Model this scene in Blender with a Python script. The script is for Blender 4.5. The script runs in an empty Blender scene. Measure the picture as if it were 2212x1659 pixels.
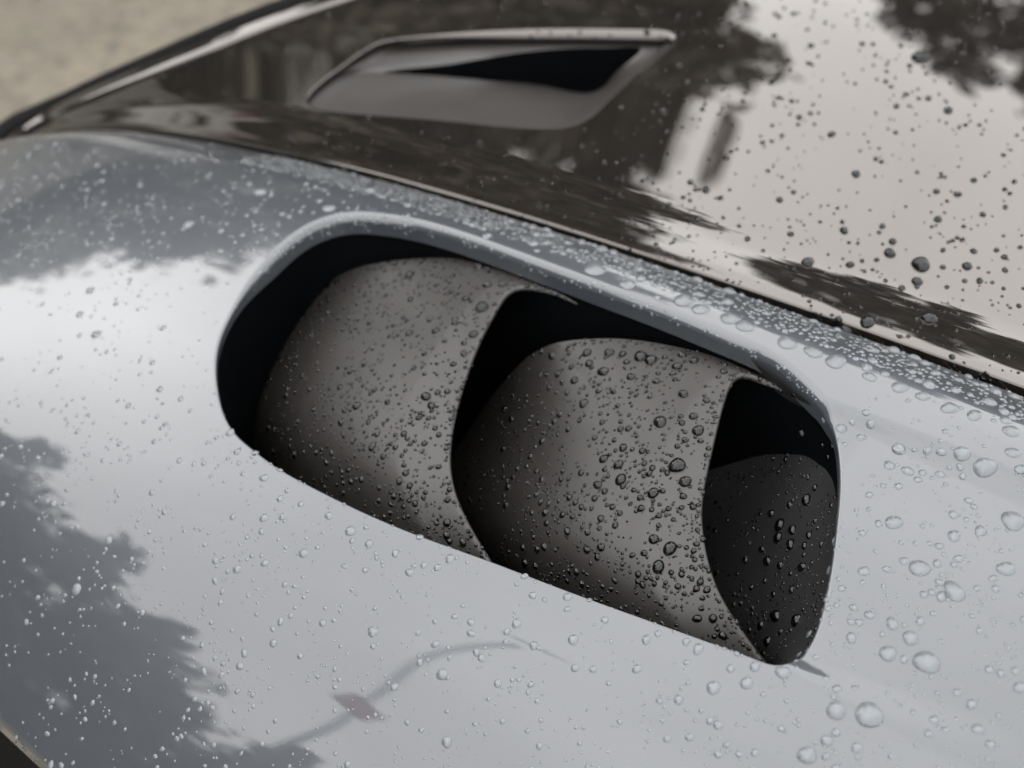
import bpy, math, random
import numpy as np
from mathutils import Vector, Matrix
from mathutils.bvhtree import BVHTree
random.seed(7); rng = np.random.default_rng(11)
scene = bpy.context.scene
# ---------------------------------------------------------------- camera
Z0 = 0.86
FOC, SENS = 50.0, 36.0
PITCH, THETA, DIST = math.radians(38), math.radians(36), 0.58
ct, st = math.cos(THETA), math.sin(THETA)
R_ = np.array([ct, st, 0.0])                    # camera right   (x = car rearwards, y = towards the car's middle)
Fh = np.array([-st, ct, 0.0])                   # camera heading on the ground
FW = Fh*math.cos(PITCH) + np.array([0, 0, -math.sin(PITCH)])
UP = Fh*math.sin(PITCH) + np.array([0, 0, math.cos(PITCH)])
CAM = np.array([0, 0, Z0]) - FW*DIST
CAM = CAM - R_*(1140-1106)/2212*.72*DIST + UP*(950-829.5)/2212*.72*DIST
def ray(px, py):
    a = (px-1106)/2212*SENS/FOC; b = -(py-829.5)/2212*SENS/FOC
    d = FW + R_*a + UP*b
    return d/np.linalg.norm(d)
def proj(p):
    v = np.asarray(p, float)-CAM
    dz = v@FW
    return np.stack([1106+(v@R_)/dz*2212*FOC/SENS, 829.5-(v@UP)/dz*2212*FOC/SENS], -1)
cam_data = bpy.data.cameras.new("camera"); cam = bpy.data.objects.new("camera", cam_data)
scene.collection.objects.link(cam); scene.camera = cam
cam.matrix_world = Matrix(((R_[0], UP[0], -FW[0], CAM[0]), (R_[1], UP[1], -FW[1], CAM[1]), (R_[2], UP[2], -FW[2], CAM[2]), (0, 0, 0, 1)))
cam_data.lens, cam_data.sensor_width = FOC, SENS
cam_data.clip_start, cam_data.clip_end = .02, 400
cam_data.dof.use_dof = True; cam_data.dof.focus_distance = .565; cam_data.dof.aperture_fstop = 6.8
# ---------------------------------------------------------------- overcast daylight
SUN_EL, SUN_AZ = math.radians(38), math.radians(84)      # azimuth from +y towards -x
world = bpy.data.worlds.new("World"); scene.world = world; world.use_nodes = True
wn, wl = world.node_tree.nodes, world.node_tree.links
bg = wn["Background"]; bg.inputs[1].default_value = .15
sky = wn.new("ShaderNodeTexSky"); sky.sky_type = 'NISHITA'; sky.sun_disc = False
sky.sun_elevation = SUN_EL; sky.sun_rotation = -SUN_AZ      # rotation 0 is +y
sky.air_density, sky.dust_density, sky.ozone_density = 1.0, 6.0, 1.0
hs = wn.new("ShaderNodeHueSaturation"); hs.inputs["Saturation"].default_value = .12
wl.new(sky.outputs[0], hs.inputs["Color"])
# an even cloud deck, a little brighter overhead, in soft drifts
tc = wn.new("ShaderNodeTexCoord"); sx = wn.new("ShaderNodeSeparateXYZ"); wl.new(tc.outputs["Generated"], sx.inputs[0])
mr = wn.new("ShaderNodeMapRange"); wl.new(sx.outputs["Z"], mr.inputs[0])
mr.inputs[1].default_value, mr.inputs[2].default_value, mr.inputs[3].default_value, mr.inputs[4].default_value = 0, 1, 4.6, 6.0
nz = wn.new("ShaderNodeTexNoise"); nz.inputs["Scale"].default_value = 2.2; nz.inputs["Detail"].default_value = 4
wl.new(tc.outputs["Generated"], nz.inputs["Vector"])
nr = wn.new("ShaderNodeMapRange"); wl.new(nz.outputs[0], nr.inputs[0])
nr.inputs[1].default_value, nr.inputs[2].default_value, nr.inputs[3].default_value, nr.inputs[4].default_value = .3, .7, .80, 1.18
mu = wn.new("ShaderNodeMath"); mu.operation = 'MULTIPLY'; wl.new(mr.outputs[0], mu.inputs[0]); wl.new(nr.outputs[0], mu.inputs[1])
cc = wn.new("ShaderNodeVectorMath"); cc.operation = 'SCALE'; cc.inputs[0].default_value = (1.0, 1.0, 1.0); wl.new(mu.outputs[0], cc.inputs["Scale"])
mx = wn.new("ShaderNodeMix"); mx.data_type = 'RGBA'; mx.inputs[0].default_value = .955
wl.new(hs.outputs[0], mx.inputs[6]); wl.new(cc.outputs[0], mx.inputs[7]); wl.new(mx.outputs[2], bg.inputs[0])
sun_d = bpy.data.lights.new("sun", 'SUN'); sun_d.energy = .5; sun_d.angle = math.radians(150); sun_d.color = (1, .95, .88)
sun = bpy.data.objects.new("sun", sun_d); scene.collection.objects.link(sun)
sdir = Vector((-math.sin(SUN_AZ)*math.cos(SUN_EL), math.cos(SUN_AZ)*math.cos(SUN_EL), math.sin(SUN_EL)))
sun.rotation_euler = sdir.to_track_quat('Z', 'Y').to_euler()
scene.view_settings.view_transform = 'Standard'; scene.view_settings.look = 'None'
scene.view_settings.gamma = 1; scene.view_settings.exposure = 2.42
scene.cycles.max_bounces = 14; scene.cycles.transmission_bounces = 12; scene.cycles.glossy_bounces = 6; scene.cycles.diffuse_bounces = 4
scene.cycles.use_denoising = True
# ---------------------------------------------------------------- body surfaces (metres; x rearwards, y inwards, z up)
def spline(xs, ys):
    """natural cubic spline through (xs, ys); ys may be an array of points"""
    xs = np.asarray(xs, float); ys = np.asarray(ys, float); n = len(xs)
    h = np.diff(xs); A = np.zeros((n, n)); b = np.zeros((n,)+ys.shape[1:])
    A[0, 0] = A[-1, -1] = 1
    for i in range(1, n-1):
        A[i, i-1:i+2] = h[i-1], 2*(h[i-1]+h[i]), h[i]
        b[i] = 6*((ys[i+1]-ys[i])/h[i]-(ys[i]-ys[i-1])/h[i-1])
    M = np.linalg.solve(A, b)
    def f(q):
        q = np.asarray(q, float); k = np.clip(np.searchsorted(xs, q)-1, 0, n-2)
        t0 = q-xs[k]; t1 = xs[k+1]-q; hk = h[k]
        ex = (Ellipsis,)+(None,)*(ys.ndim-1)
        t0, t1, hk = t0[ex], t1[ex], hk[ex]
        return (M[k]*t1**3+M[k+1]*t0**3)/(6*hk)+(ys[k]/hk-M[k]*hk/6)*t1+(ys[k+1]/hk-M[k+1]*hk/6)*t0
    return f
def integral(xs, ss, width=161):
    """height table from a table of slopes (monotone-smooth)"""
    g = np.linspace(xs[0], xs[-1], 8001); s = np.interp(g, xs, ss)
    k = np.hanning(width+2); k /= k.sum(); s = np.convolve(np.pad(s, (width+1)//2, mode='edge'), k, 'valid')
    z = np.concatenate([[0], np.cumsum((s[1:]+s[:-1])/2*np.diff(g))])
    return lambda q: np.interp(q, g, z)
def sstep(a, b, x):
    t = np.clip((x-a)/(b-a), 0, 1); return t*t*(3-2*t)
SH = [(-.9, .1281), (-.5, .1329), (-.35, .1347), (-.2, .1364), (-.1, .1379), (0, .1398), (.15, .1436), (.35, .1499), (.9, .1673)]
ysh = spline(*zip(*SH))
_A = integral([-.62, -.5, -.42, -.36, -.30, -.25, -.20, -.15, -.10, -.050, -.036, -.029, -.020, -.010, .03],
              [3.2, 2.6, 2.0, 1.5, 1.05, .74, .50, .33, .23, .14, .08, -.08, -.28, -.36, -.38])
_A0 = _A(-.040)-.012
_B = integral([-1.0, -.7, -.5, -.38, -.28, -.2, -.12, 0, .2, .6, 1.0], [1.5, .8, .45, .225, .15, .105, .06, .02, -.03, -.08, -.1])
_B0 = _B(0.0)
def fender_z(x, y):
    x = np.asarray(x, float); y = np.asarray(y, float); v = y-ysh(x)
    z = Z0+_A(v)-_A0+_B(x)-_B0
    # the shallow channel that runs out behind the vent
    e = .005+.10*np.clip(x-.10, 0, 1)
    ch = sstep(-.170-.03*np.clip(x-.1, 0, 1)-e*.3, -.170+e, v)*(1-sstep(-.0585-e, -.0585+e*.3, v))
    return z-.0048*sstep(.075, .118, x)*(1-sstep(.11, .30, x))*ch
_H = integral([-.05, 0, .006, .013, .024, .036, .05, .1, .25, .45, .8, 1.2], [.12, .12, .10, .015, .0, .10, .20, .20, .13, .07, 0, -.1], 9)
_H0 = _H(0)
_HB = integral([-1.2, -.7, -.5, -.35, -.22, -.1, 0, .1, .4, 1.0], [.9, .38, .22, .145, .09, .045, .012, -.008, -.03, -.04])
_HB0 = _HB(0.0)
def hood_z(x, y):
    x = np.asarray(x, float); y = np.asarray(y, float); yo = ysh(x); w = y-yo
    k = sstep(0, .13, w)
    return (fender_z(x, yo)+.0008)*(1-k)+(Z0+.0004+_HB(x)-_HB0)*k+_H(w)-_H0
def hits(surf, px, py, depth=0.0):
    """points where the view rays of photograph pixels (px, py) meet a surface lowered by depth"""
    px, py, depth = np.broadcast_arrays(np.asarray(px, float), np.asarray(py, float), np.asarray(depth, float))
    a = (px-1106)/2212*SENS/FOC; b = -(py-829.5)/2212*SENS/FOC
    d = FW+R_*a[..., None]+UP*b[..., None]; d /= np.linalg.norm(d, axis=-1, keepdims=True)
    lo = np.full(px.shape, .25); hi = np.full(px.shape, np.nan); open_ = np.ones(px.shape, bool)
    def f(t):
        P = CAM+d*t[..., None]; return P[..., 2]-(surf(P[..., 0], P[..., 1])-depth)
    for t in np.arange(.26, 1.6, .006):
        tt = np.full(px.shape, t); neg = (f(tt) <= 0) & open_; hi[neg] = t; open_ &= ~neg; lo[open_] = t
    hi = np.where(np.isnan(hi), lo+1e-6, hi)
    for _ in range(22):
        m = (lo+hi)/2; pos = f(m) > 0; lo = np.where(pos, m, lo); hi = np.where(pos, hi, m)
    return CAM+d*hi[..., None]
def hit(surf, px, py, depth=0.0): return hits(surf, px, py, depth)
# ---------------------------------------------------------------- helpers
def link(o): scene.collection.objects.link(o); return o
def thing(name, label, cat, loc=(0, 0, 0), group=None, kind=None):
    o = link(bpy.data.objects.new(name, None)); o.location = loc; tag(o, label, cat, group, kind); return o
def tag(o, label=None, cat=None, group=None, kind=None):
    for k, v in (('label', label), ('category', cat), ('group', group), ('kind', kind)):
        if v: o[k] = v
    return o
def mesh_obj(name, verts, faces, mat=None, parent=None, normals=None, smooth=True):
    me = bpy.data.meshes.new(name); verts = np.asarray(verts, np.float32)
    if isinstance(faces, np.ndarray):
        n, k = faces.shape
        me.vertices.add(len(verts)); me.vertices.foreach_set('co', verts.ravel())
        me.loops.add(n*k); me.loops.foreach_set('vertex_index', faces.astype(np.int32).ravel())
        me.polygons.add(n); me.polygons.foreach_set('loop_start', np.arange(0, n*k, k, dtype=np.int32))
        me.update(calc_edges=True); me.validate()
    else:
        me.from_pydata([tuple(map(float, v)) for v in verts], [], faces)
    me.polygons.foreach_set('use_smooth', [smooth]*len(me.polygons))
    if normals is not None: me.normals_split_custom_set_from_vertices([tuple(map(float, n)) for n in normals])
    if mat: me.materials.append(mat)
    o = link(bpy.data.objects.new(name, me)); o.parent = parent
    return o
def grid_faces(nu, nv, wrap=False, flip=False):
    """quads of an nv-row, nu-column vertex grid; wrap closes the columns"""
    i, j = np.meshgrid(np.arange(nu if wrap else nu-1), np.arange(nv-1)); i, j = i.ravel(), j.ravel(); k = (i+1) % nu
    f = np.stack([j*nu+i, j*nu+k, (j+1)*nu+k, (j+1)*nu+i], 1)
    return f[:, ::-1] if flip else f
def resample(P, n, closed=True):
    """smooth curve through points, resampled evenly"""
    P = np.asarray(P, float)
    if closed:
        m = 4; Q = np.concatenate([P[-m:], P, P[:m+1]])
    else: Q = P
    L = np.concatenate([[0], np.cumsum(np.linalg.norm(np.diff(Q, axis=0), axis=1)**.6)]); f = spline(L, Q)
    a, b = (L[4], L[4+len(P)]) if closed else (L[0], L[-1])
    t = np.linspace(a, b, 4000); C = f(t); s = np.concatenate([[0], np.cumsum(np.linalg.norm(np.diff(C, axis=0), axis=1))])
    q = np.linspace(0, s[-1], n, endpoint=not closed)
    return np.stack([np.interp(q, s, C[:, k]) for k in range(C.shape[1])], 1)
def surf_normal(surf, x, y, e=2e-4):
    nx = -(surf(x+e, y)-surf(x-e, y))/2/e; ny = -(surf(x, y+e)-surf(x, y-e))/2/e
    N = np.stack([nx, ny, np.ones_like(nx)], -1); return N/np.linalg.norm(N, axis=-1, keepdims=True)
def ray_poly(c, ang, poly):
    """distance from c along angle to a closed polygon"""
    d = np.array([math.cos(ang), math.sin(ang)]); a = poly-c; b = np.roll(poly, -1, 0)-c; e = b-a
    den = d[0]*e[:, 1]-d[1]*e[:, 0]; den = np.where(abs(den) < 1e-12, 1e-12, den)
    t = (a[:, 0]*e[:, 1]-a[:, 1]*e[:, 0])/den; u = (a[:, 0]*d[1]-a[:, 1]*d[0])/den
    t = t[(u >= -1e-9) & (u <= 1+1e-9) & (t > 0)]; return t.min()
def holed_panel(name, surf, C, Rr, D, center, poly, mat, parent, rings=150, edge=.003, drop=.014):
    """sheet-metal panel over a height surface with a rolled-in opening C (n x 2) and an outer outline poly"""
    n = len(C); T = np.roll(C, -1, 0)-np.roll(C, 1, 0); T /= np.linalg.norm(T, axis=1, keepdims=True)
    O = np.stack([T[:, 1], -T[:, 0]], 1)
    if np.mean(np.sum((C-center)*O, 1)) < 0: O = -O
    z0 = lambda p: surf(p[:, 0], p[:, 1])
    V, N = [], []
    base = C+O*Rr[:, None]; zb = z0(base); Ns = surf_normal(surf, base[:, 0], base[:, 1])
    O3 = np.concatenate([O, np.zeros((n, 1))], 1)
    def push(p, z, nn): V.append(np.concatenate([p, z[:, None]], 1)); N.append(nn/np.linalg.norm(nn, axis=1, keepdims=True))
    tilt = np.sum(surf_normal(surf, base[:, 0], base[:, 1])*O3, 1)      # keeps the roll tangent to the sheet
    push(C, zb-Rr-D, -O3)
    for ph in np.linspace(90, 0, 9)[:-1]:
        p = math.radians(ph); q = C+O*(Rr*(1-math.sin(p)))[:, None]
        zz = zb-Rr*(1-math.cos(p))+tilt*Rr*math.sin(p)*math.cos(p)
        push(q, zz, Ns*math.cos(p)-O3*math.sin(p))
    B = np.array([center+np.array([math.cos(a), math.sin(a)])*ray_poly(center, a, poly) for a in np.arctan2(*(base-center).T[::-1])])
    s = np.linspace(0, 1, rings)**1.0; s = .5*(s**2.2)+.5*(1-(1-s)**1.6) if rings > 60 else s
    L = np.linalg.norm(B-base, axis=1, keepdims=True)
    for k in s:
        q = base+(B-base)*k; push(q, z0(q), surf_normal(surf, q[:, 0], q[:, 1]))
    E = (B-base)/L; E3 = np.concatenate([E, np.zeros((n, 1))], 1); zB = z0(B); nb = N[-1]
    for ph in (20, 45, 70, 90):
        p = math.radians(ph); q = B+E*edge*math.sin(p)
        push(q, zB-edge*(1-math.cos(p)), nb*math.cos(p)+E3*math.sin(p))
    push(B+E*edge, zB-edge-drop, E3)
    V = np.concatenate(V); N = np.concatenate(N)
    f = grid_faces(n, len(V)//n, wrap=True)
    area = np.sum(C[:, 0]*np.roll(C[:, 1], -1)-C[:, 1]*np.roll(C[:, 0], -1))
    if area < 0: f = f[:, ::-1]
    f = f[:, ::-1]
    return mesh_obj(name, V, f, mat, parent, N)
def nodes(name):
    m = bpy.data.materials.new(name); m.use_nodes = True
    return m, m.node_tree.nodes, m.node_tree.links, m.node_tree.nodes["Principled BSDF"]
def noise(nt, lk, scale, detail=3, coord="Object", vec=None):
    t = nt.new("ShaderNodeTexNoise"); t.inputs["Scale"].default_value = scale; t.inputs["Detail"].default_value = detail
    if vec is None:
        c = nt.new("ShaderNodeTexCoord"); vec = c.outputs[coord]
    lk.new(vec, t.inputs["Vector"]); return t
def ramp(nt, lk, fac, stops):
    r = nt.new("ShaderNodeValToRGB"); e = r.color_ramp.elements
    e[0].position, e[0].color = stops[0][0], (*stops[0][1], 1); e[1].position, e[1].color = stops[-1][0], (*stops[-1][1], 1)
    for p, c in stops[1:-1]: q = e.new(p); q.color = (*c, 1)
    lk.new(fac, r.inputs[0]); return r
def bump(nt, lk, h, strength, dist, bsdf):
    b = nt.new("ShaderNodeBump"); b.inputs["Strength"].default_value = strength; b.inputs["Distance"].default_value = dist
    lk.new(h, b.inputs["Height"]); lk.new(b.outputs[0], bsdf.inputs["Normal"]); return b
# ---------------------------------------------------------------- materials
def mat_paint():
    m, nt, lk, b = nodes("silver_paint")
    fl = noise(nt, lk, 9000, 1); r = ramp(nt, lk, fl.outputs[0], [(.3, (.028, .0312, .0355)), (.7, (.038, .042, .048))])
    lk.new(r.outputs[0], b.inputs["Base Color"]); b.inputs["Roughness"].default_value = .30; b.inputs["Metallic"].default_value = .25
    b.inputs["Coat Weight"].default_value = 1; b.inputs["Coat Roughness"].default_value = .012; b.inputs["Coat IOR"].default_value = 1.5
    b.inputs["Specular IOR Level"].default_value = .2
    n2 = noise(nt, lk, 900, 2); bp = nt.new("ShaderNodeBump"); bp.inputs["Strength"].default_value = .02; bp.inputs["Distance"].default_value = .0002
    lk.new(n2.outputs[0], bp.inputs["Height"]); lk.new(bp.outputs[0], b.inputs["Coat Normal"])
    return m
def mat_carbon():
    m, nt, lk, b = nodes("clear_coated_carbon")
    c = nt.new("ShaderNodeTexCoord"); mp = nt.new("ShaderNodeMapping"); mp.inputs["Rotation"].default_value = (0, 0, .8)
    lk.new(c.outputs["Object"], mp.inputs[0]); ck = nt.new("ShaderNodeTexChecker"); ck.inputs["Scale"].default_value = 900
    lk.new(mp.outputs[0], ck.inputs[0]); ck.inputs[1].default_value = (.0050, .0043, .0038, 1); ck.inputs[2].default_value = (.0085, .0074, .0066, 1)
    lk.new(ck.outputs[0], b.inputs["Base Color"]); b.inputs["Roughness"].default_value = .02; b.inputs["IOR"].default_value = 1.68; b.inputs["Specular Tint"].default_value = (1, .93, .885, 1)
    return m
def mat_plastic(name, col, rough, spec=.5, grain=2600, st=.25):
    m, nt, lk, b = nodes(name)
    n = noise(nt, lk, 60, 3); r = ramp(nt, lk, n.outputs[0], [(.3, tuple(k*.9 for k in col)), (.7, tuple(k*1.1 for k in col))])
    lk.new(r.outputs[0], b.inputs["Base Color"]); b.inputs["Roughness"].default_value = rough; b.inputs["Specular IOR Level"].default_value = spec
    g = noise(nt, lk, grain, 2); bump(nt, lk, g.outputs[0], st, .0002, b)
    return m
def mat_plain(name, col, rough=.6, **kw):
    m, nt, lk, b = nodes(name)
    n = noise(nt, lk, kw.get('scale', 8), 4); r = ramp(nt, lk, n.outputs[0], [(.3, tuple(k*.75 for k in col)), (.7, tuple(k*1.25 for k in col))])
    lk.new(r.outputs[0], b.inputs["Base Color"]); b.inputs["Roughness"].default_value = rough
    return m
def mat_water():
    m = bpy.data.materials.new("rain_water"); m.use_nodes = True; nt, lk = m.node_tree.nodes, m.node_tree.links
    nt.remove(nt["Principled BSDF"]); g = nt.new("ShaderNodeBsdfGlass"); g.inputs["IOR"].default_value = 1.333; g.inputs["Roughness"].default_value = 0
    g.inputs["Color"].default_value = (.97, .985, .99, 1); lk.new(g.outputs[0], nt["Material Output"].inputs["Surface"])
    return m
def mat_milky():
    """rain on the fender: clear water with a little diffuse white mixed in"""
    m = mat_water(); m.name = "whitened_rain_water"; nt, lk = m.node_tree.nodes, m.node_tree.links
    g = [n for n in nt if n.type == 'BSDF_GLASS'][0]; d = nt.new("ShaderNodeBsdfDiffuse"); d.inputs[0].default_value = (.8, .8, .8, 1)
    x = nt.new("ShaderNodeMixShader"); x.inputs[0].default_value = .030; lk.new(g.outputs[0], x.inputs[1]); lk.new(d.outputs[0], x.inputs[2])  # white share paints brightness into the drops
    lk.new(x.outputs[0], nt["Material Output"].inputs["Surface"]); return m
def mat_ground():
    m, nt, lk, b = nodes("worn_asphalt")
    n = noise(nt, lk, 2.5, 6); r = ramp(nt, lk, n.outputs[0], [(.3, (.044, .0365, .0245)), (.5, (.056, .047, .0325)), (.7, (.072, .0605, .041))])
    v = nt.new("ShaderNodeTexVoronoi"); v.inputs["Scale"].default_value = 45
    c = nt.new("ShaderNodeTexCoord"); lk.new(c.outputs["Object"], v.inputs["Vector"])
    mx = nt.new("ShaderNodeMix"); mx.data_type = 'RGBA'; mx.blend_type = 'OVERLAY'; mx.inputs[0].default_value = .6
    lk.new(r.outputs[0], mx.inputs[6]); sv = nt.new("ShaderNodeHueSaturation"); sv.inputs["Saturation"].default_value = .08; lk.new(v.outputs["Color"], sv.inputs["Color"]); lk.new(sv.outputs[0], mx.inputs[7])
    hsv = nt.new("ShaderNodeHueSaturation"); hsv.inputs["Saturation"].default_value = .9; lk.new(mx.outputs[2], hsv.inputs["Color"])
    lk.new(hsv.outputs[0], b.inputs["Base Color"]); b.inputs["Roughness"].default_value = .75
    bump(nt, lk, v.outputs["Distance"], .5, .01, b)
    return m
M_PAINT, M_CARBON, M_WATER, M_GROUND = mat_paint(), mat_carbon(), mat_water(), mat_ground()
M_MILKY = mat_milky()
def mat_wet(name, col, rough, metal=0.0):
    """a surface under water: no gloss of its own where water touches it"""
    m, nt, lk, b = nodes(name); b.inputs["Base Color"].default_value = (*col, 1); b.inputs["Roughness"].default_value = rough
    b.inputs["Specular IOR Level"].default_value = 0; b.inputs["Metallic"].default_value = metal; return m
M_WET, M_LITPAINT = mat_wet("wet_plastic", (.0035, .0034, .0034), .8), mat_wet("lightened_paint", (.098, .104, .112), .35, .3)  # fender drops: brightness painted into a base lighter than the dry paint
M_FIN = mat_plastic("grained_grey_plastic", (.0118, .0103, .0094), .46, .40)
M_POCKET = mat_plastic("shade_darkened_plastic", (.0085, .0083, .0083), .5, .35)
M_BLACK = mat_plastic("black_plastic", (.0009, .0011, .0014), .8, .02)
M_DUCT = mat_plastic("grey_duct_plastic", (.0118, .0103, .0094), .46, .40)
M_POCKET = mat_plastic("shade_darkened_plastic", (.0085, .0083, .0083), .5, .35)  # rear pocket's shade put into the colour, darker than the fins
M_RUBBER = mat_plastic("black_rubber", (.004, .004, .004), .8, .05)
# ---------------------------------------------------------------- ground
g = 60.0
ground = mesh_obj("ground", [(-g, -g, 0), (g, -g, 0), (g, g, 0), (-g, g, 0)], [(0, 1, 2, 3)], M_GROUND); tag(ground, kind="structure")
# ---------------------------------------------------------------- the car
car = thing("sports_car", "rain-beaded silver grey sports car with black carbon bonnet and finned fender vent", "car")
VENT = [(468, 800), (474, 740), (500, 678), (540, 615), (590, 558), (640, 512), (690, 483), (750, 468), (820, 470), (900, 483), (1000, 512), (1100, 548),
        (1200, 585), (1300, 623), (1400, 660), (1500, 700), (1580, 733), (1656, 768), (1715, 812), (1766, 866), (1797, 920), (1811, 985), (1812, 1060), (1806, 1130),
        (1798, 1200), (1785, 1275), (1766, 1350), (1744, 1397), (1715, 1424), (1680, 1432), (1636, 1420), (1560, 1392), (1400, 1335), (1200, 1262), (1060, 1208),
        (900, 1150), (760, 1090), (660, 1040), (600, 1006), (545, 965), (503, 925), (478, 870)]
Cv = resample(hits(fender_z, *np.array(VENT).T)[:, :2], 720)
vv = Cv[:, 1]-ysh(Cv[:, 0])
up = sstep(-.135, -.085, vv)*(1-sstep(.085, .107, Cv[:, 0]))            # 1 along the inner, upper edge
Rv = .0016+.0030*up; Dv = .0036+.0026*up
cen_v = Cv.mean(0)
arch = spline([-.7, -.246, -.17, -.13, -.044, .05, .15, .3, .7], [-.138, -.165, -.168, -.171, -.178, -.205, -.25, -.27, -.27])
xs = np.linspace(-.62, .6, 240)
poly_f = np.concatenate([np.stack([xs, arch(xs)], 1), np.stack([xs[::-1], ysh(xs[::-1])-.0064], 1)])
fender = holed_panel("front_fender", fender_z, Cv, Rv, Dv, cen_v, poly_f, M_PAINT, car, drop=.006)
# vent well: black side wall and floor under the rim
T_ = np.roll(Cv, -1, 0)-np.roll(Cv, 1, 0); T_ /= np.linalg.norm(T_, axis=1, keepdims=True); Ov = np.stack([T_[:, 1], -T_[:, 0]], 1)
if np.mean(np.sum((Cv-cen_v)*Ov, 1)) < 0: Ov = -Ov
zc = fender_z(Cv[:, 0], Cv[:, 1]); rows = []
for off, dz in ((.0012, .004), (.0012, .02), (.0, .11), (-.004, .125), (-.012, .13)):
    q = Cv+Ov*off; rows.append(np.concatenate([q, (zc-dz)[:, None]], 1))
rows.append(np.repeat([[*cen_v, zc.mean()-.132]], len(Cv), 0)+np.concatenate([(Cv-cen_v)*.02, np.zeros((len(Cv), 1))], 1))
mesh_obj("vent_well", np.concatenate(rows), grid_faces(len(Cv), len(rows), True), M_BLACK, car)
# gill fins: lofted from a deep front line (photo px, depth below the skin in mm) to the proud rear edge
def fin(name, Lp, Ep, power, mat, thick=.0028, s0=.74, m=2.2, lin=17.0, ns=44, nt=110, lip=True):
    k = np.arange(len(Lp)); S = np.linspace(0, 1, ns)[:, None]; tt = np.linspace(0, len(Lp)-1, nt)
    ll, ee = spline(k, np.array(Lp, float))(tt), spline(k, np.array(Ep, float))(tt)
    px = ll[:, 0]+(ee[:, 0]-ll[:, 0])*S; py = ll[:, 1]+(ee[:, 1]-ll[:, 1])*S
    V = hits(fender_z, px, py, (ee[:, 2]+np.clip(ll[:, 2]-ee[:, 2]-lin, 0, 99)*np.clip((s0-S)/s0, 0, 1)**power+np.minimum(lin, np.maximum(ll[:, 2]-ee[:, 2], 0))*np.clip((s0-S)/s0, 0, 1)+m*(1-S))/1000)
    E_dir = V[-1]-V[-3]; E_dir /= np.linalg.norm(E_dir, axis=1, keepdims=True)
    if lip:                                                          # rounded, turned-down rear edge and an underside
        du = V[1:]-V[:-1]; dv = np.gradient(V, axis=1)
        N = np.cross(np.gradient(V, axis=0), dv); N /= np.linalg.norm(N, axis=2, keepdims=True); N *= np.sign(N[..., 2:].mean())
        e0, n0 = V[-1], N[-1]; r = thick/2*np.clip(.2+tt/1.6, 0, 1)[:, None]; ext = []
        for ph in (30, 60, 90, 120, 150, 180):
            p = math.radians(ph); ext.append(e0-n0*r*(1-math.cos(p))+E_dir*r*math.sin(p))
        under = [V[i]-N[i]*2*r for i in range(ns-2, -1, -3)]
        V = np.concatenate([V, np.array(ext), np.array(under)])
    F = grid_faces(nt, len(V))
    o = mesh_obj(name, V.reshape(-1, 3), F, mat, car)
    return o
L1 = [(1235, 646, 13.5), (1150, 604, 12), (1050, 569, 11), (940, 557, 14), (830, 566, 19), (722, 601, 34), (585, 712, 66), (503, 862, 95), (550, 1025, 106)]
E1 = [(1247, 656, 14), (1190, 626, 11), (1112, 620, 9), (1068, 668, 8), (1028, 745, 7), (985, 870, 7), (967, 1000, 8.5), (1000, 1120, 12), (1075, 1250, 21)]
L2 = [(1712, 849, 13.5), (1630, 806, 12), (1540, 769, 11), (1440, 745, 11.5), (1340, 732, 14), (1240, 735, 19), (1135, 776, 38), (1015, 925, 84), (950, 1090, 106), (1025, 1250, 110)]
E2 = [(1722, 857, 14), (1670, 827, 11), (1597, 807, 9), (1563, 855, 8), (1543, 930, 7), (1522, 1020, 7), (1510, 1110, 8.5), (1525, 1215, 12), (1570, 1320, 16), (1660, 1450, 25)]
L3 = [(1585, 742, 4), (1578, 805, 28), (1560, 880, 56), (1530, 980, 76), (1508, 1090, 84), (1522, 1220, 85), (1560, 1340, 80), (1640, 1450, 70)]
E3 = [(1802, 912, 5), (1812, 950, 12), (1818, 1005, 13), (1820, 1075, 9), (1813, 1180, 7), (1795, 1290, 7), (1764, 1380, 8), (1700, 1442, 11)]
fin_a = fin("vent_fin", L1, E1, 2.7, M_FIN); fin_b = fin("vent_fin", L2, E2, 2.8, M_FIN)
wall_c = fin("vent_rear_wall", L3, E3, .7, M_POCKET, lip=False, s0=1, m=0, lin=0)
# ---------------------------------------------------------------- bonnet with its air duct
DUCT = [(664, 212), (690, 180), (740, 142), (812, 95), (850, 85), (978, 75), (1100, 71), (1240, 70), (1380, 72), (1438, 76), (1450, 85), (1438, 101), (1400, 138),
        (1310, 222), (1268, 258), (1225, 274), (1170, 277), (1100, 274), (976, 262), (850, 252), (722, 242), (677, 231)]
Cd = resample(hits(hood_z, *np.array(DUCT).T)[:, :2], 480)
cen_d = np.array(hit(hood_z, 1110, 170)[:2])
FRONT = [hit(hood_z, a, b)[:2] for a, b in ((0, 322), (60, 272), (130, 230), (230, 182), (330, 141), (450, 92), (560, 49), (700, 0))]
d0 = FRONT[0]-FRONT[1]; d1 = FRONT[-1]-FRONT[-2]
front = np.array([FRONT[0]+d0*2, FRONT[0]+d0]+FRONT+[FRONT[-1]+d1*1.0, FRONT[-1]+d1*1.9+np.array([-.0, .03]), FRONT[-1]+d1*2.4+np.array([-.02, .14]), FRONT[-1]+d1*2.6+np.array([-.03, .35]), FRONT[-1]+d1*2.6+np.array([-.0, .7])])
front = resample(front, 90, closed=False)
xs = np.linspace(front[0, 0]+.012, .6, 200)
poly_h = np.concatenate([np.stack([xs, ysh(xs)+.003], 1), [[.6, 1.1]], front[::-1]])
rd = .0009+.0040*sstep(cen_d[1]+.015, cen_d[1]+.05, Cd[:, 1])
hood = holed_panel("bonnet", hood_z, Cd, rd, np.full(480, .001), cen_d, poly_h, M_CARBON, car, rings=220, edge=.0016)
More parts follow.
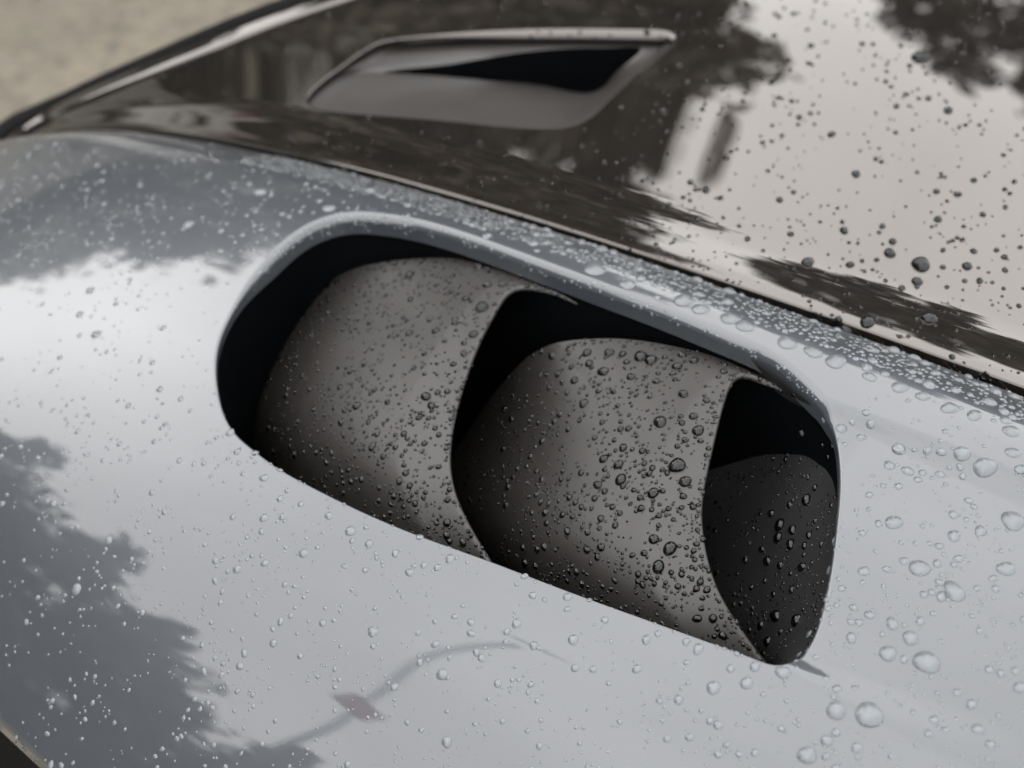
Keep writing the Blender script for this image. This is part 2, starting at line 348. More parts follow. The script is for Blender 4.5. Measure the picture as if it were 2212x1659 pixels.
HOLE = [(818, 156), (900, 147), (978, 138), (1070, 122), (1150, 111), (1250, 104), (1330, 103), (1384, 106), (1352, 138), (1320, 167), (1285, 197), (1180, 186), (1080, 176), (978, 167), (900, 161)]
cpx = np.array([1200., 150.]); O_px = resample(DUCT, 600)
V = []; nr, na = 26, 360
Hp, Dp = resample(HOLE, 900), O_px
angs = np.linspace(0, 2*math.pi, na, endpoint=False)
for k in range(nr):
    s = k/(nr-1)
    for a in angs:
        u = np.array([math.cos(a), math.sin(a)]); r0, r1 = ray_poly(cpx, a, Dp)+1.5, ray_poly(cpx, a, Hp)
        p = cpx+u*(r0+(r1-r0)*s)
        low = sstep(-.25, .35, math.sin(a)+.25*math.cos(a)*0)            # 1 on the near side, where the floor ramps down
        tx = min(1, max(0, (p[0]-800)/470)); d = 4+4*min(1, s*4)*(1-low)+low*(4*s+26*tx*s**1.4)
        V.append((p[0], p[1], d/1000))
V = hits(hood_z, *np.array(V).T); last = V[-na:]; c3 = last.mean(0)
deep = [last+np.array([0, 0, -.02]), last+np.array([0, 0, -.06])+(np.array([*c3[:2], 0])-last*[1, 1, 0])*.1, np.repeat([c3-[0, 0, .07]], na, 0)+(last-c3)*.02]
duct = thing("duct_insert", None, None); bpy.data.objects.remove(duct)
mesh_obj("air_duct", V, grid_faces(na, nr, True), M_DUCT, hood)
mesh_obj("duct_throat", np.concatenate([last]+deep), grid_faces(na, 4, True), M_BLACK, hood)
# dark seal and nose below the bonnet's front edge
def sweep(name, path, prof, surf, mat, parent):
    T = np.gradient(path, axis=0); T /= np.linalg.norm(T, axis=1, keepdims=True); O = np.stack([-T[:, 1], T[:, 0]], 1)
    if O[len(O)//2, 0] > 0: O = -O
    z = surf(path[:, 0], path[:, 1]); V = np.concatenate([np.concatenate([path+O*a, (z+b)[:, None]], 1) for a, b in prof])
    return mesh_obj(name, V, grid_faces(len(path), len(prof)), mat, parent)
sweep("bonnet_seal", front, [(.0036, -.012), (.0040, .001), (.007, .0045), (.013, .0050), (.018, .003), (.021, -.004), (.021, -.03), (.01, -.05)], hood_z, M_RUBBER, car)
sweep("bonnet_rim", front, [(-.013, -.0005), (-.012, .0004), (-.007, .0009), (-.002, .0022), (.0014, .0024), (.0032, .001), (.0034, -.012)], hood_z, M_CARBON, hood)
sweep("front_bumper", front, [(.012, -.05), (.024, -.045), (.030, -.05), (.04, -.08), (.06, -.2), (.05, -.38), (.02, -.55)], hood_z, M_PAINT, car)
# black strip added to darken the gap between fender and bonnet
xg = np.linspace(-.5, .6, 160); yg = ysh(xg); zg = fender_z(xg, yg)
mesh_obj("gap_darkener", np.concatenate([np.stack([xg, yg+a, zg+b], 1) for a, b in ((-.012, -.009), (-.0052, -.0062), (-.001, -.0058), (.002, -.0075), (.012, -.010))]), grid_faces(160, 5), M_RUBBER, car)
# dark lining under the fender's side edge
xa = np.linspace(-.6, .6, 120); pa = np.stack([xa, arch(xa)], 1); za = fender_z(xa, arch(xa))
prof = [(.004, -.010), (.006, -.02), (.012, -.06), (.016, -.12), (.018, -.2), (.018, -.52)]
mesh_obj("wheel_arch_liner", np.concatenate([np.stack([xa, pa[:, 1]+a, za+b], 1) for a, b in prof]), grid_faces(120, len(prof)), M_RUBBER, car)
# ---------------------------------------------------------------- what stands round the car and shows in its wet paint
def polar(az, el, dist):
    """point seen from the vent at azimuth az (0 = inwards, 90 = ahead), elevation el, horizontal distance dist"""
    a = math.radians(az); return Vector((-math.sin(a)*dist, math.cos(a)*dist, Z0+dist*math.tan(math.radians(el))))
M_BARK = mat_plain("bark", (.05, .042, .035), .9)
def mat_leaf(name, c):
    m, nt, lk, b = nodes(name); i = nt.new("ShaderNodeNewGeometry")
    r = ramp(nt, lk, i.outputs["Random Per Island"], [(0, tuple(k*.35 for k in c)), (1, tuple(k*1.7 for k in c))])
    lk.new(r.outputs[0], b.inputs["Base Color"]); b.inputs["Roughness"].default_value = .6; return m
M_PALE = mat_leaf("pale_leaves", (.21, .215, .20))
M_LEAF, M_NEEDLE = mat_leaf("broad_leaves", (.085, .074, .048)), mat_leaf("needles", (.070, .074, .064))
def leaf_quads(C, size):
    n = len(C); a = rng.normal(size=(n, 3)); a /= np.linalg.norm(a, axis=1, keepdims=True)
    b = np.cross(a, rng.normal(size=(n, 3))); b /= np.linalg.norm(b, axis=1, keepdims=True)
    s = (size*rng.uniform(.6, 1.3, n))[:, None]
    V = np.stack([C-a*s, C+b*s*.5, C+a*s, C-b*s*.5], 1).reshape(-1, 3)
    return V, np.arange(4*n).reshape(n, 4)
def limb(V, F, p, q, r0, r1, k=7):
    p, q = np.array(p, float), np.array(q, float); d = (q-p)/np.linalg.norm(q-p); u = np.cross(d, [.3, .9, .2]); u /= np.linalg.norm(u); w = np.cross(d, u); s = len(V)
    for c, r in ((p, r0), (q, r1)):
        for i in range(k): a = 2*math.pi*i/k; V.append(c+(u*math.cos(a)+w*math.sin(a))*r)
    F += [(s+i, s+(i+1) % k, s+k+(i+1) % k, s+k+i) for i in range(k)]
def tree_meshes(kind):
    """crown and trunk of a tree 1 m high"""
    V, F, C = [], [], []
    if kind in ('conifer', 'sparse'):
        nb = 90 if kind == 'conifer' else 46
        limb(V, F, (0, 0, 0), (0, 0, .98), .022, .003)
        for i in range(nb):
            z = .1+.88*(i/nb)**.9; L = (1-z)**.85*.30*rng.uniform(.3, 1.35)+.02; a = i*2.4+rng.uniform(-.3, .3)
            e = np.array([math.cos(a)*L, math.sin(a)*L, z-L*.22]); limb(V, F, (0, 0, z), e, .004, .001, 4)
            m = int(14+L*330); t = rng.uniform(.15, 1, m)[:, None]
            C.append(np.array([0, 0, z])*(1-t)+e*t+rng.normal(size=(m, 3))*[.012, .012, .012]*(1.5-t*.5))
        size = .022
    else:
        limb(V, F, (0, 0, 0), (.01, .0, .42), .030, .020)
        for i in range(36):
            a = i*2.4; h = rng.uniform(.12, .95); L = .29*math.sqrt(max(.05, 1-((h-.52)/.5)**2))*rng.uniform(.5, 1.1)
            e = np.array([math.cos(a)*L, math.sin(a)*L, h]); limb(V, F, (.01, 0, min(.42, h*.9)), e, .011, .003, 5)
            m = int(rng.uniform(190, 310)); r = rng.uniform(.05, .085)
            C.append(e+rng.normal(size=(m, 3))*r*[.62, .62, .5])
        size = .019
    lv, lf = leaf_quads(np.concatenate(C), size)
    return (V, F), (lv, lf)
protos = {}
def tree(kind, az, el, dist, label, group, wide=1.0):
    h = polar(az, el, dist).z; p = polar(az, 0, dist)
    t = thing('conifer_tree' if kind in ('conifer', 'sparse') else 'broadleaf_tree', label, 'tree', (p.x, p.y, 0), group)
    t.scale = (h*wide, h*wide, h); t.rotation_euler.z = random.uniform(0, 6.28)
    if kind not in protos:
        (V, F), (lv, lf) = tree_meshes(kind)
        a = mesh_obj("trunk", V, F, M_BARK, t); b = mesh_obj("crown", lv, lf, {'conifer': M_NEEDLE, 'sparse': M_NEEDLE, 'pale': M_PALE}.get(kind, M_LEAF), t, smooth=False)
        protos[kind] = (a, b)
    else:
        for o in protos[kind]: c = link(o.copy()); c.parent = t
G4, T4 = "pale trees mirrored in the fender's front", "pale grey-green tree ahead of the car, mirrored in the fender ahead of the vent"
G1, G2, G3 = "trees mirrored in the fender's outer side", "trees mirrored in the bonnet round its duct", "trees mirrored in the bonnet's upper right"
T1 = "dark tree beside the car, mirrored in the lower left of the fender"
T2 = "brown-green tree ahead of the car, mirrored in the bonnet round its air duct"
T3 = "loose tree across the car, mirrored in the upper right of the bonnet"
for k, az, el, d, w in (('broad', 102, 24, 12, 1.2), ('sparse', 110, 33, 13, 1.1), ('broad', 117, 28, 11, 1.1), ('sparse', 124, 35, 13, 1), ('broad', 129, 30, 11, 1),
                        ('sparse', 133, 33.5, 14, 1), ('broad', 138, 27, 12, .9), ('conifer', 141, 26, 15, .9), ('conifer', 146.5, 32, 14, .6), ('conifer', 149.5, 28, 15, .7), ('conifer', 153, 19, 16, 1), ('broad', 158, 13, 15, 1.3)):
    tree(k, az, el, d, T1, G1, w)
for k, az, el, d, w in (('pale', 92, 17, 13, 1.3), ('pale', 85, 21, 12, 1.2), ('pale', 79, 23, 13, 1.1), ('pale', 74, 26, 12, 1.2), ('pale', 68, 31, 11, 1.1), ('pale', 71, 27, 13.5, 1.2), ('pale', 64.5, 29, 13, 1), ('broad', 62.5, 35, 11, .6),
                        ('conifer', 53, 42, 10, 1), ('broad', 51, 43, 9.5, .9), ('broad', 45.5, 45, 9.5, .8), ('sparse', 41, 46, 10.5, .9), ('sparse', 37.5, 39, 10.5, .9), ('broad', 39, 30, 11, .8), ('sparse', 35, 34, 11, .9)):
    tree(k, az, el, d, T4 if k == 'pale' else T2, G4 if k == 'pale' else G2, w)
for k, az, el, d, w in (('sparse', 23, 37, 11, .6), ('sparse', 19.5, 41, 11, .7), ('broad', 14, 34, 11, .8), ('sparse', 15.5, 42, 12, .7), ('conifer', 10, 37, 12, 1), ('broad', 6, 33, 12, 1), ('broad', 2, 30, 13, 1.1), ('broad', 28, 18, 14, 1)):
    tree(k, az, el, d, T3, G3, w)
# street lamp with a red banner, mirrored below the vent
M_POLE = mat_plain("painted_steel", (.10, .11, .12), .5); M_RED = mat_plain("red_banner_cloth", (.50, .17, .18), .7); M_LENS = mat_plain("frosted_lens", (.6, .6, .6), .4)
lampo = thing("street_lamp", "bent street lamp with a red banner, mirrored in the fender below the vent", "street lamp", polar(148, 0, 5.5)*1)
lampo.location.z = 0; lp = lampo.location.copy()
way = [Vector((lp.x, lp.y, 0)), polar(146.6, 17, 5.5), polar(144.9, 34.9, 5.5), polar(144, 37.8, 5.5), polar(142.5, 41.1, 5.45), polar(141, 44.3, 5.2), polar(138.2, 48.2, 4.8), polar(135.7, 51.8, 4.4), polar(134, 54.7, 4.05), polar(132.3, 57.7, 3.68), polar(131.3, 60, 3.4)]
W = resample([list(p) for p in way], 60, closed=False); V, F = [], []
for i in range(59): limb(V, F, W[i], W[i+1], .036-.016*i/59, .036-.016*(i+1)/59, 9)
mesh_obj("pole", [np.array(v)-np.array(lp) for v in V], F, M_POLE, lampo)
def box(name, c, s, rz, mat, parent, rx=0):
    import itertools
    Rm = Matrix.Rotation(rz, 3, 'Z') @ Matrix.Rotation(rx, 3, 'X'); V = [c+Rm @ Vector((a*s[0]/2, b*s[1]/2, d*s[2]/2)) for a, b, d in itertools.product((-1, 1), repeat=3)]
    return mesh_obj(name, [tuple(v-parent.location) for v in V], [(0, 1, 3, 2), (4, 6, 7, 5), (0, 4, 5, 1), (2, 3, 7, 6), (0, 2, 6, 4), (1, 5, 7, 3)], mat, parent, smooth=False)
box("banner", polar(142.9, 40.2, 5.42), (.30, .06, .36), math.radians(143), M_RED, lampo)
ha, hb = polar(128.2, 59.4, 3.4), polar(133.6, 63.1, 3.3); hm = (ha+hb)/2; dd = hb-ha
V, F = [], []; limb(V, F, ha, hm, .004, .022, 8); limb(V, F, hm, hb, .022, .004, 8)
mesh_obj("lamp_head", [np.array(v)-np.array(lp) for v in V], F, M_POLE, lampo)
# pale house with red shutters, a light patch in the bonnet left of the duct
M_WALL2 = mat_plain("pale_concrete", (.19, .18, .16), .85); M_WALL = mat_plain("pale_render", (.42, .41, .39), .8); M_ROOF = mat_plain("dark_roof", (.06, .055, .05), .8); M_SHUT = mat_plain("red_shutters", (.22, .05, .05), .6)
hc = polar(57.5, 0, 8.2); house = thing("house", "pale house with red shutters, mirrored in the bonnet left of its air duct", "house", (hc.x, hc.y, 0)); rz = math.radians(57.5)
box("wall", Vector((hc.x, hc.y, 2.4)), (.9, 1.2, 4.8), rz, M_WALL, house)
RV = [hc*1 + Matrix.Rotation(rz, 3, 'Z') @ Vector(v) for v in ((-.5, -.7, 4.8), (.5, -.7, 4.8), (.5, .7, 4.8), (-.5, .7, 4.8), (0, -.7, 5.7), (0, .7, 5.7))]
mesh_obj("roof", [(v.x-hc.x, v.y-hc.y, v.z) for v in RV], [(0, 1, 2, 3), (0, 4, 1), (3, 2, 5), (0, 3, 5, 4), (1, 4, 5, 2)], M_ROOF, house, smooth=False)
for a, z, h in ((-.12, 4.1, .35), (.2, 3.0, .45)):
    box("shutter", Vector((hc.x, hc.y, z)) + Matrix.Rotation(rz, 3, 'Z') @ Vector((a, -.63, 0)), (.14, .05, h), rz, M_SHUT, house)
wall = thing("garden_wall", "long pale concrete wall ahead of the car, mirrored along the bonnet's front edge", "wall", polar(80, 0, 8.6)); wall.location.z = 0
for i in range(7):
    c = polar(64+6*i, 0, 8.6); hh = 3.3 if i < 3 else 2.6; box("panel", Vector((c.x, c.y, hh/2)), (.9, .16, hh), math.radians(64+6*i), M_WALL2, wall)
# ---------------------------------------------------------------- rain
BODY = {}
def bvh(o):
    me = o.data; n = len(me.vertices); co = np.empty(n*3); me.vertices.foreach_get('co', co)
    return BVHTree.FromPolygons(co.reshape(-1, 3).tolist(), [tuple(p.vertices) for p in me.polygons])
bodies = [('fender', fender), ('fin_a', fin_a), ('fin_b', fin_b), ('wall', wall_c), ('hood', hood)]
bodies += [('x', o) for o in car.children if o.name.startswith('vent_well')]+[('x', o) for o in hood.children]
trees_ = [(n, bvh(o)) for n, o in bodies]
cam_v = Vector(CAM)
def cast(px, py):
    d = Vector(ray(px, py)); best = None
    for n, t in trees_:
        h = t.ray_cast(cam_v, d, 6)
        if h[0] is not None and (best is None or h[3] < best[3]): best = (n, h[0], h[1], h[3])
    if best is None: return None
    nn = best[2] if best[2].dot(d) < 0 else -best[2]
    return best[0], best[1], nn, best[3]
def cap(seg, rings, contact, wob, seed):
    """a unit raindrop: rounded cap on a sunken base"""
    r = random.Random(seed); a2, a3, p2, p3 = wob*r.uniform(.3, 1), wob*.6*r.uniform(.2, 1), r.uniform(0, 6.28), r.uniform(0, 6.28)
    th = math.radians(contact); Rs = 1/math.sin(th); V = []
    prof = [(.0, .02), (.96, .02), (1.0, -.08)]+[(Rs*math.sin(th*(1-k/rings)), Rs*math.cos(th*(1-k/rings))-Rs*math.cos(th)) for k in range(rings)]
    for q, z in prof[1:]:
        for i in range(seg):
            t = 2*math.pi*i/seg; k = 1+a2*math.cos(2*t+p2)+a3*math.cos(3*t+p3); V.append((q*k*math.cos(t), q*k*math.sin(t), z))
    V.append((0, 0, Rs-Rs*math.cos(th))); n = len(prof)-1; top = len(V)-1
    F = [(j*seg+i, j*seg+(i+1) % seg, (j+1)*seg+(i+1) % seg, (j+1)*seg+i) for j in range(n-1) for i in range(seg)]
    F += [((n-1)*seg+i, (n-1)*seg+(i+1) % seg, top) for i in range(seg)]+[tuple(range(seg-1, -1, -1))]
    return V, F
big_meshes = []
for i in range(10):
    V, F = cap(28, 8, 46, .09, i); o = mesh_obj("raindrop", V, F, M_MILKY); o.data.materials.append(M_LITPAINT); o.data.polygons[-1].material_index = 1; big_meshes.append(o.data); bpy.data.objects.remove(o)
tall_meshes = []
for i in range(8):
    V, F = cap(28, 9, 76, .10, 50+i); o = mesh_obj("raindrop", V, F, M_WATER); o.data.materials.append(M_WET); o.data.polygons[-1].material_index = 1; tall_meshes.append(o.data); bpy.data.objects.remove(o)
RIDGE = "1052,507,22 1285,578,45 1356,610,35 1477,643,45 1513,663,38 1578,683,42 1609,699,40 1700,735,42 1757,756,38 1806,775,45 1872,790,26 1879,810,30 1912,805,20 1944,832,35 1994,852,30 2051,877,35 2105,893,32 2173,905,24 2184,927,34 1160,540,14 1420,640,14"
REAR = "1818,922,25 1871,889,16 1881,914,20 1861,942,20 1941,967,32 2078,976,34 2033,974,20 1993,1019,18 1921,1002,24 1961,1014,26 1941,1048,18 1908,1047,14 1878,1067,17 2031,1022,20 1983,1034,18 2128,1004,46 2188,974,30 2206,1010,26 1931,1124,36 1898,1129,18 1863,1149,17 2061,1154,28 2118,1144,26 2188,1119,48 2071,1204,20 1986,1222,42 1916,1227,18 1866,1231,24 1953,1209,20 2173,1224,36 2146,1247,18 2061,1272,45 1801,1167,20 1791,1229,20 1818,1269,16 2111,1269,16 2151,1269,18 1996,1282,18 1928,1344,28 1988,1339,20 1856,1342,18 1966,1374,32 2016,1324,14 1918,1407,36 2001,1424,52 1953,1422,18 1748,1367,20 1726,1412,16 1763,1417,14 2138,1444,20 2193,1447,18 2203,1482,26 2098,1519,22 2113,1572,26 2018,1552,20 1846,1484,14 1808,1485,20 2068,1494,18"
OUTER = "1806,1530,40 1878,1537,56 2006,1582,18 1786,1597,25 1851,1613,23 1743,1627,38 1631,1624,17 1551,1627,18 1551,1564,20 1441,1594,16 1466,1509,21 1541,1482,30 1613,1472,28 1648,1499,12 1376,1442,21 1281,1444,16 1238,1379,24 1153,1392,19 1116,1344,22 1151,1284,18 1226,1287,20 1226,1314,15 1306,1337,17 1396,1379,21 1421,1367,15 1508,1399,24 1483,1429,14 1483,1384,18 1631,1437,23 1578,1442,18 1691,1449,30 570,1030,20 605,1075,17 620,1058,13 570,1116,20 610,1114,17 650,1087,15 710,1112,19 757,1144,25 797,1172,20 885,1234,20 915,1219,16 945,1224,17 972,1204,22 655,1192,22 572,1214,18 512,1227,20 465,1209,16 328,1062,15 355,1104,14 805,1362,24 590,1387,18 697,1344,17 955,1454,26 907,1429,16 1040,1419,18 1075,1474,18 965,1600,24 1017,1342,17 982,1330,14 940,1340,14 750,1650,15 165,1270,25 235,1165,18 307,1322,14 115,1087,15 102,1080,14 138,1087,11 132,1652,14 110,1650,15 432,1530,12 247,1560,11 350,1617,12 162,1505,11 57,1342,13 200,1517,12 205,1460,11"
AHEAD = "345,839,16 390,860,14 277,875,14 167,930,13 497,932,20 562,412,26 407,482,25 710,447,28 800,408,28 825,422,18 882,440,20 207,720,22 172,677,17 195,625,20 250,655,13 352,707,14 477,497,15 477,540,14"
FIN1 = "1041,660,32 1052,614,22 1087,613,20 1035,573,24 1006,644,18 992,632,14 941,712,20 929,688,18 1023,720,22 885,718,20 885,591,24 1002,762,18 1002,740,14 742,710,14 894,793,15 917,763,14 979,785,15 920,854,24 932,874,20 837,867,16 771,874,22 810,840,16 785,831,13 734,835,16 738,910,20 702,895,13 758,920,14 804,963,20 778,968,13 917,956,15 940,923,14 948,938,14 863,1037,18 885,1047,16 636,981,18 998,835,14 854,965,14 971,1056,14 819,1052,14 796,910,15 965,1127,20 965,1155,20 1000,1169,20 915,1074,13"
FIN2 = "1476,849,24 1426,908,32 1508,927,28 1498,897,20 1261,869,24 1198,907,18 1346,965,21 1304,989,22 1336,1001,24 1463,1001,38 1341,1033,28 1291,1045,22 1480,1037,28 1411,1062,26 1358,924,17 1388,972,18 1323,1093,16 1256,1094,15 1298,1118,18 1178,1105,20 1181,1129,16 1226,1145,20 1383,1073,16 1385,1096,18 1412,1162,24 1447,1181,32 1422,1221,30 1268,1185,20 1298,1180,20 1176,1179,20 1134,1214,20 1366,1198,14 1391,1193,16 1328,1252,16 1378,1254,15 1413,1259,14 1504,1270,16 1527,1272,17 1506,1334,20 1540,1334,20 1561,1371,20 1423,1112,15 1480,949,16 1473,912,16 1171,952,18 1303,800,26 1268,760,22 1273,783,20 1316,760,24 1345,763,18 1384,767,32 1406,775,30 1463,789,24 1473,765,20 1499,777,22 1193,766,22 1363,812,20 1418,822,18 1241,820,20 1453,805,16 1206,806,18 1181,807,14"
BACK = "1743,1077,28 1666,1107,20 1685,1131,28 1712,1142,24 1681,1159,26 1708,1173,26 1738,1177,18 1748,1154,20 1646,1185,18 1658,1209,24 1686,1219,20 1733,1222,24 1611,1207,18 1671,1282,16 1711,1272,18 1676,1327,32 1721,1337,30 1643,1349,20 1658,1384,24 1686,1364,14 1798,963,18 1788,987,15 1776,960,12 1746,1029,14 1761,1052,16 1731,935,22 1706,1089,18 1761,1124,14 1648,1412,18"
BONNET = "1989,567,40 1745,564,28 1922,544,26 2007,685,32 1873,692,34 1981,606,24 1948,621,16 2026,472,18 1823,496,20 1928,520,18 1906,487,15 1525,409,18 1556,426,14 1476,425,12 1849,374,20 1684,430,16 1714,414,12 1708,504,15 1988,120,34 2089,573,22 1836,570,18 2103,541,15 2171,582,14 2116,605,16 2123,462,14"
PLAN = [(RIDGE, "fat clear raindrop in the row along the fender's inner ridge", "raindrops along the fender ridge", 1), (REAR, "clear raindrop on the flat of the fender behind the vent", "raindrops on the fender behind the vent", 1),
        (OUTER, "clear raindrop on the fender's outer side below the vent", "raindrops on the fender below the vent", 1), (AHEAD, "clear raindrop on the fender ahead of the vent", "raindrops on the fender ahead of the vent", 1),
        (FIN1, "dark beaded raindrop on the front fin of the vent", "raindrops on the front fin", 0), (FIN2, "dark beaded raindrop on the rear fin of the vent", "raindrops on the rear fin", 0),
        (BACK, "glinting raindrop on the vent's shaded rear wall", "raindrops on the vent's rear wall", 0), (BONNET, "grey raindrop standing on the black bonnet", "raindrops on the bonnet", 0)]
PXW = SENS/FOC/2212                                     # metres per photo pixel at one metre
taken = []
def drop_matrix(p, n, r, stretch, spin):
    q = n.to_track_quat('Z', 'Y').to_matrix() @ Matrix.Rotation(spin, 3, 'Z')
    m = q @ Matrix.Diagonal((r*stretch, r/stretch, r)); return Matrix.Translation(p) @ m.to_4x4()
grid_taken = {}
def free(px, py, d, ov=.86):
    g = 60; k0, k1 = int(px//g), int(py//g)
    for a in (-1, 0, 1):
        for b in (-1, 0, 1):
            for x, y, e in grid_taken.get((k0+a, k1+b), ()):
                if (x-px)**2+((y-py)*1.1)**2 < ((d+e)*.5*ov)**2: return False
    return True
def take(px, py, d): grid_taken.setdefault((int(px//60), int(py//60)), []).append((px, py, d))
cnt = 0; listed = []
for txt, label, group, flat in PLAN:
    q = sorted((tuple(map(float, t.split(','))) for t in txt.split()), key=lambda t: -t[2])
    listed += [(d, px, py, label if k else label.replace('fat clear', 'fattest').replace('clear', 'largest').replace('dark beaded', 'largest dark').replace('glinting', 'largest glinting').replace('grey raindrop', 'largest grey raindrop'), group, flat) for k, (px, py, d) in enumerate(q)]
listed.sort(key=lambda t: -t[0]); fine = []
for d, px, py, label, group, flat in listed:
    h = cast(px, py+d*.12)
    if h is None: continue
    take(px, py, d); r = d*.5*h[3]*PXW
    if cnt >= 300: fine.append((h, r)); continue
    o = link(bpy.data.objects.new("raindrop", random.choice(big_meshes if flat else tall_meshes)))
    o.matrix_world = drop_matrix(h[1], h[2], r, random.uniform(.98, 1.12), random.uniform(0, 6.28)); tag(o, label, "raindrop", group); cnt += 1
# the many finer drops: one object
def add_fine(px, py, d, ov=.86, force=False):
    if not force and not free(px, py, d, ov): return
    h = cast(px, py)
    if h is None or h[0] == 'x' and not force: return
    take(px, py, d); fine.append((h, d*.5*h[3]*PXW))
def clump(x, y):
    return .55+.45*math.sin(x*.021+1.3*math.sin(y*.013))*math.sin(y*.024+1.1*math.sin(x*.017))+.25*math.sin(x*.06)*math.sin(y*.055)
hitcache = 0
R = random.Random(5)
def scatter(x0, y0, x1, y1, n, dmed, sig, dmax, only, power=1.0):
    c = 0
    for _ in range(n*12):
        if c >= n: break
        px, py = R.uniform(x0, x1), R.uniform(y0, y1)
        if R.random() > max(.06, clump(px, py))**power: continue
        d = min(dmax, dmed*math.exp(R.gauss(0, sig)))
        if d < 2.6 or not free(px, py, d): continue
        h = cast(px, py)
        if h is None or h[0] not in only: continue
        take(px, py, d); fine.append((h, d*.5*h[3]*PXW)); c += 1
P_ = ('fender',)
# beads strung along edges
for k in range(130):
    t = R.uniform(0, 1); seg = VENT[25:]; u = t*(len(seg)-1); i = int(u); f = u-i
    if i+1 >= len(seg): continue
    x = seg[i][0]*(1-f)+seg[i+1][0]*f+R.uniform(-2, 2); y = seg[i][1]*(1-f)+seg[i+1][1]*f+R.uniform(1, 9)
    add_fine(x, y, R.choice((5, 6, 7, 8, 10, 13, 16)))
for E_, n in ((E1, 46), (E2, 50)):
    C_ = resample([e[:2] for e in E_], 300, closed=False)
    for k in range(n):
        x, y = C_[R.randrange(20, 270)]; add_fine(x-R.uniform(1, 7), y+R.uniform(-2, 2), R.choice((5, 6, 7, 9, 11, 13)))
for L_, E_, n in ((L1, E1, 70), (L2, E2, 80)):                          # along the fins' upper edge
    C_ = resample([e[:2] for e in L_[:6]], 300, closed=False)
    for k in range(n):
        x, y = C_[R.randrange(300)]; add_fine(x+R.uniform(-2, 4), y+R.uniform(2, 12), R.choice((5, 6, 8, 10, 12)))
for k in range(170):                                                    # on the painted inner wall of the rim
    seg = VENT[3:20]; u = R.uniform(0, len(seg)-1.001); i = int(u); f = u-i
    x = seg[i][0]*(1-f)+seg[i+1][0]*f+2; y = seg[i][1]*(1-f)+seg[i+1][1]*f+R.uniform(-4, 20); add_fine(x, y, R.choice((4, 5, 6, 7, 9)))
for k in range(4200):                                                   # crowded strip between ridge and bonnet gap
    x = R.uniform(620, 2212)**1; vv_ = R.uniform(-.030, -.005); 
    p = None
    X = (x-1140)/2212*.72; xx = R.uniform(-.27, .17); P3 = np.array([xx, float(ysh(xx))+vv_, 0.]); P3[2] = float(fender_z(P3[0], P3[1]))
    q = proj(P3); add_fine(q[0], q[1], R.choice((6, 7, 8, 9, 10, 11, 12, 14, 16, 20, 26, 32)) if xx > -.12 else R.choice((5, 6, 7, 9, 12)), .66)
scatter(1780, 850, 2330, 1760, 110, 13, .35, 24, P_); scatter(1780, 850, 2330, 1760, 520, 5.2, .38, 12, P_, 1.6)
scatter(380, 900, 1800, 1760, 200, 10, .35, 18, P_); scatter(-90, 900, 1800, 1760, 900, 5, .38, 12, P_, 1.6)
scatter(-90, 560, 520, 1000, 60, 8, .35, 14, P_); scatter(-90, 560, 520, 1000, 180, 4.6, .3, 10, P_)
scatter(-90, 290, 900, 570, 560, 6.3, .4, 13, P_); scatter(-90, 860, 560, 1720, 150, 8, .3, 13, P_)
scatter(560, 540, 1280, 1260, 300, 10, .35, 16, ('fin_a',)); scatter(480, 540, 1280, 1260, 760, 5.4, .38, 11, ('fin_a',), 1.0)
scatter(1080, 700, 1740, 1460, 380, 10, .35, 17, ('fin_b',)); scatter(1000, 700, 1740, 1460, 760, 5.6, .38, 11, ('fin_b',), 1.0)
scatter(1530, 860, 1830, 1450, 100, 8, .4, 14, ('wall',)); scatter(1530, 860, 1830, 1450, 300, 5, .4, 11, ('wall',), 1.3)
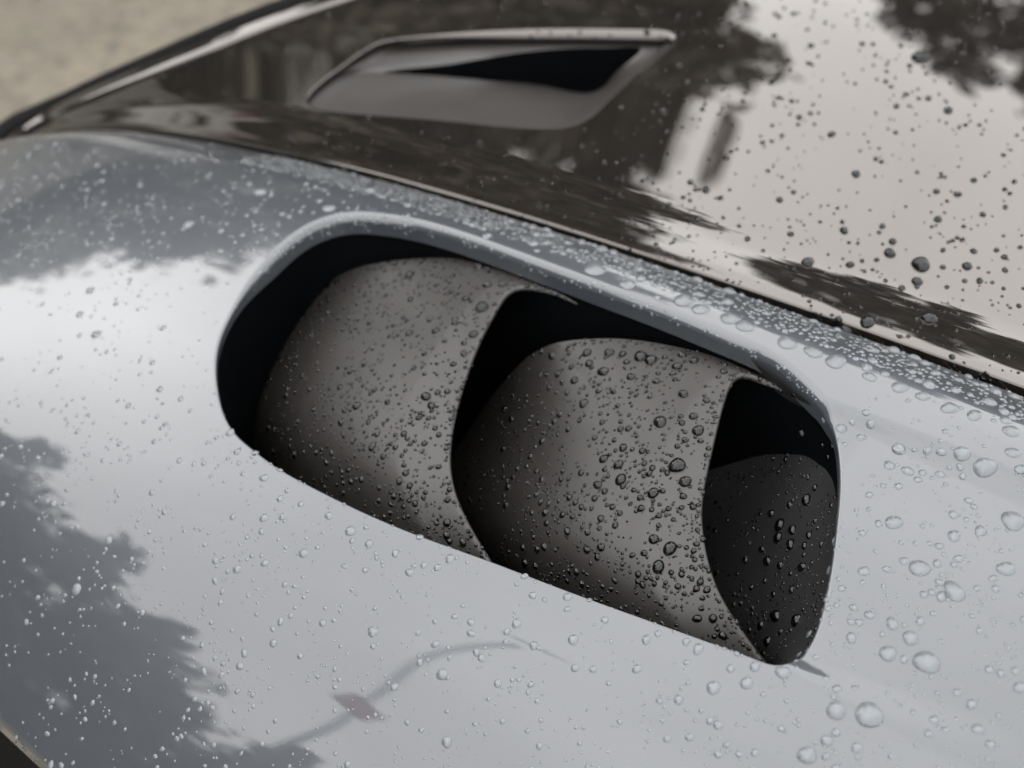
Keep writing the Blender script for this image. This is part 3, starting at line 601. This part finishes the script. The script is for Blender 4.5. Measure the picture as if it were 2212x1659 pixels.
scatter(1350, -60, 2330, 830, 240, 9.5, .35, 20, ('hood',)); scatter(600, -60, 2330, 830, 900, 5.5, .35, 12, ('hood',))
# the same rain goes on where the photograph stops
for _ in range(2600):
    x, y = R.uniform(-.44, .55), R.uniform(-.26, .62); z = 1.4; best = None
    for n, t in trees_:
        h = t.ray_cast(Vector((x, y, z)), Vector((0, 0, -1)), 1)
        if h[0] is not None and (best is None or h[3] < best[3]): best = (n, h[0], h[1], h[3])
    if best is None or best[0] not in ('fender', 'hood'): continue
    q = proj(np.array(best[1]))
    if -60 < q[0] < 2290 and -40 < q[1] < 1720: continue
    nn = best[2] if best[2].z > 0 else -best[2]
    fine.append(((best[0], best[1], nn, 0), min(.0040, .0010*math.exp(R.gauss(0, .55)))))
lo = [np.array(cap(14, 5, 50, .10, 100+i)[0]) for i in range(6)]; lo2 = [np.array(cap(14, 5, 76, .10, 200+i)[0]) for i in range(6)]
Fq = cap(14, 5, 62, .1, 0)[1]; nv = len(lo[0]); VV, MI, TF = [], [], []
quads = np.array([f for f in Fq if len(f) == 4]); tris = [f for f in Fq if len(f) == 3]; base = Fq[-1]
tris = np.array(tris+[(base[0], base[i], base[i+1]) for i in range(1, len(base)-1)])
n_top = 2*len(quads)+len(tris)-len(base)+2
tri_all = np.concatenate([quads[:, [0, 1, 2]], quads[:, [0, 2, 3]], tris])
for k, (h, r) in enumerate(fine):
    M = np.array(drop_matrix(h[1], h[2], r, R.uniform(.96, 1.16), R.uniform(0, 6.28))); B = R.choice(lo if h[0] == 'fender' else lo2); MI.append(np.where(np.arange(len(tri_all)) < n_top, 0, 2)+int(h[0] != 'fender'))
    VV.append(B @ M[:3, :3].T+M[:3, 3]); TF.append(tri_all+k*nv)
rain = mesh_obj("fine_raindrops", np.concatenate(VV), np.concatenate(TF), M_MILKY)
[rain.data.materials.append(m) for m in (M_WATER, M_LITPAINT, M_WET)]; rain.data.polygons.foreach_set("material_index", np.concatenate(MI).astype(np.int32))
tag(rain, "fine rain beads scattered over fender, vent fins and bonnet", None, None, "stuff")
print("drops", cnt, len(fine))
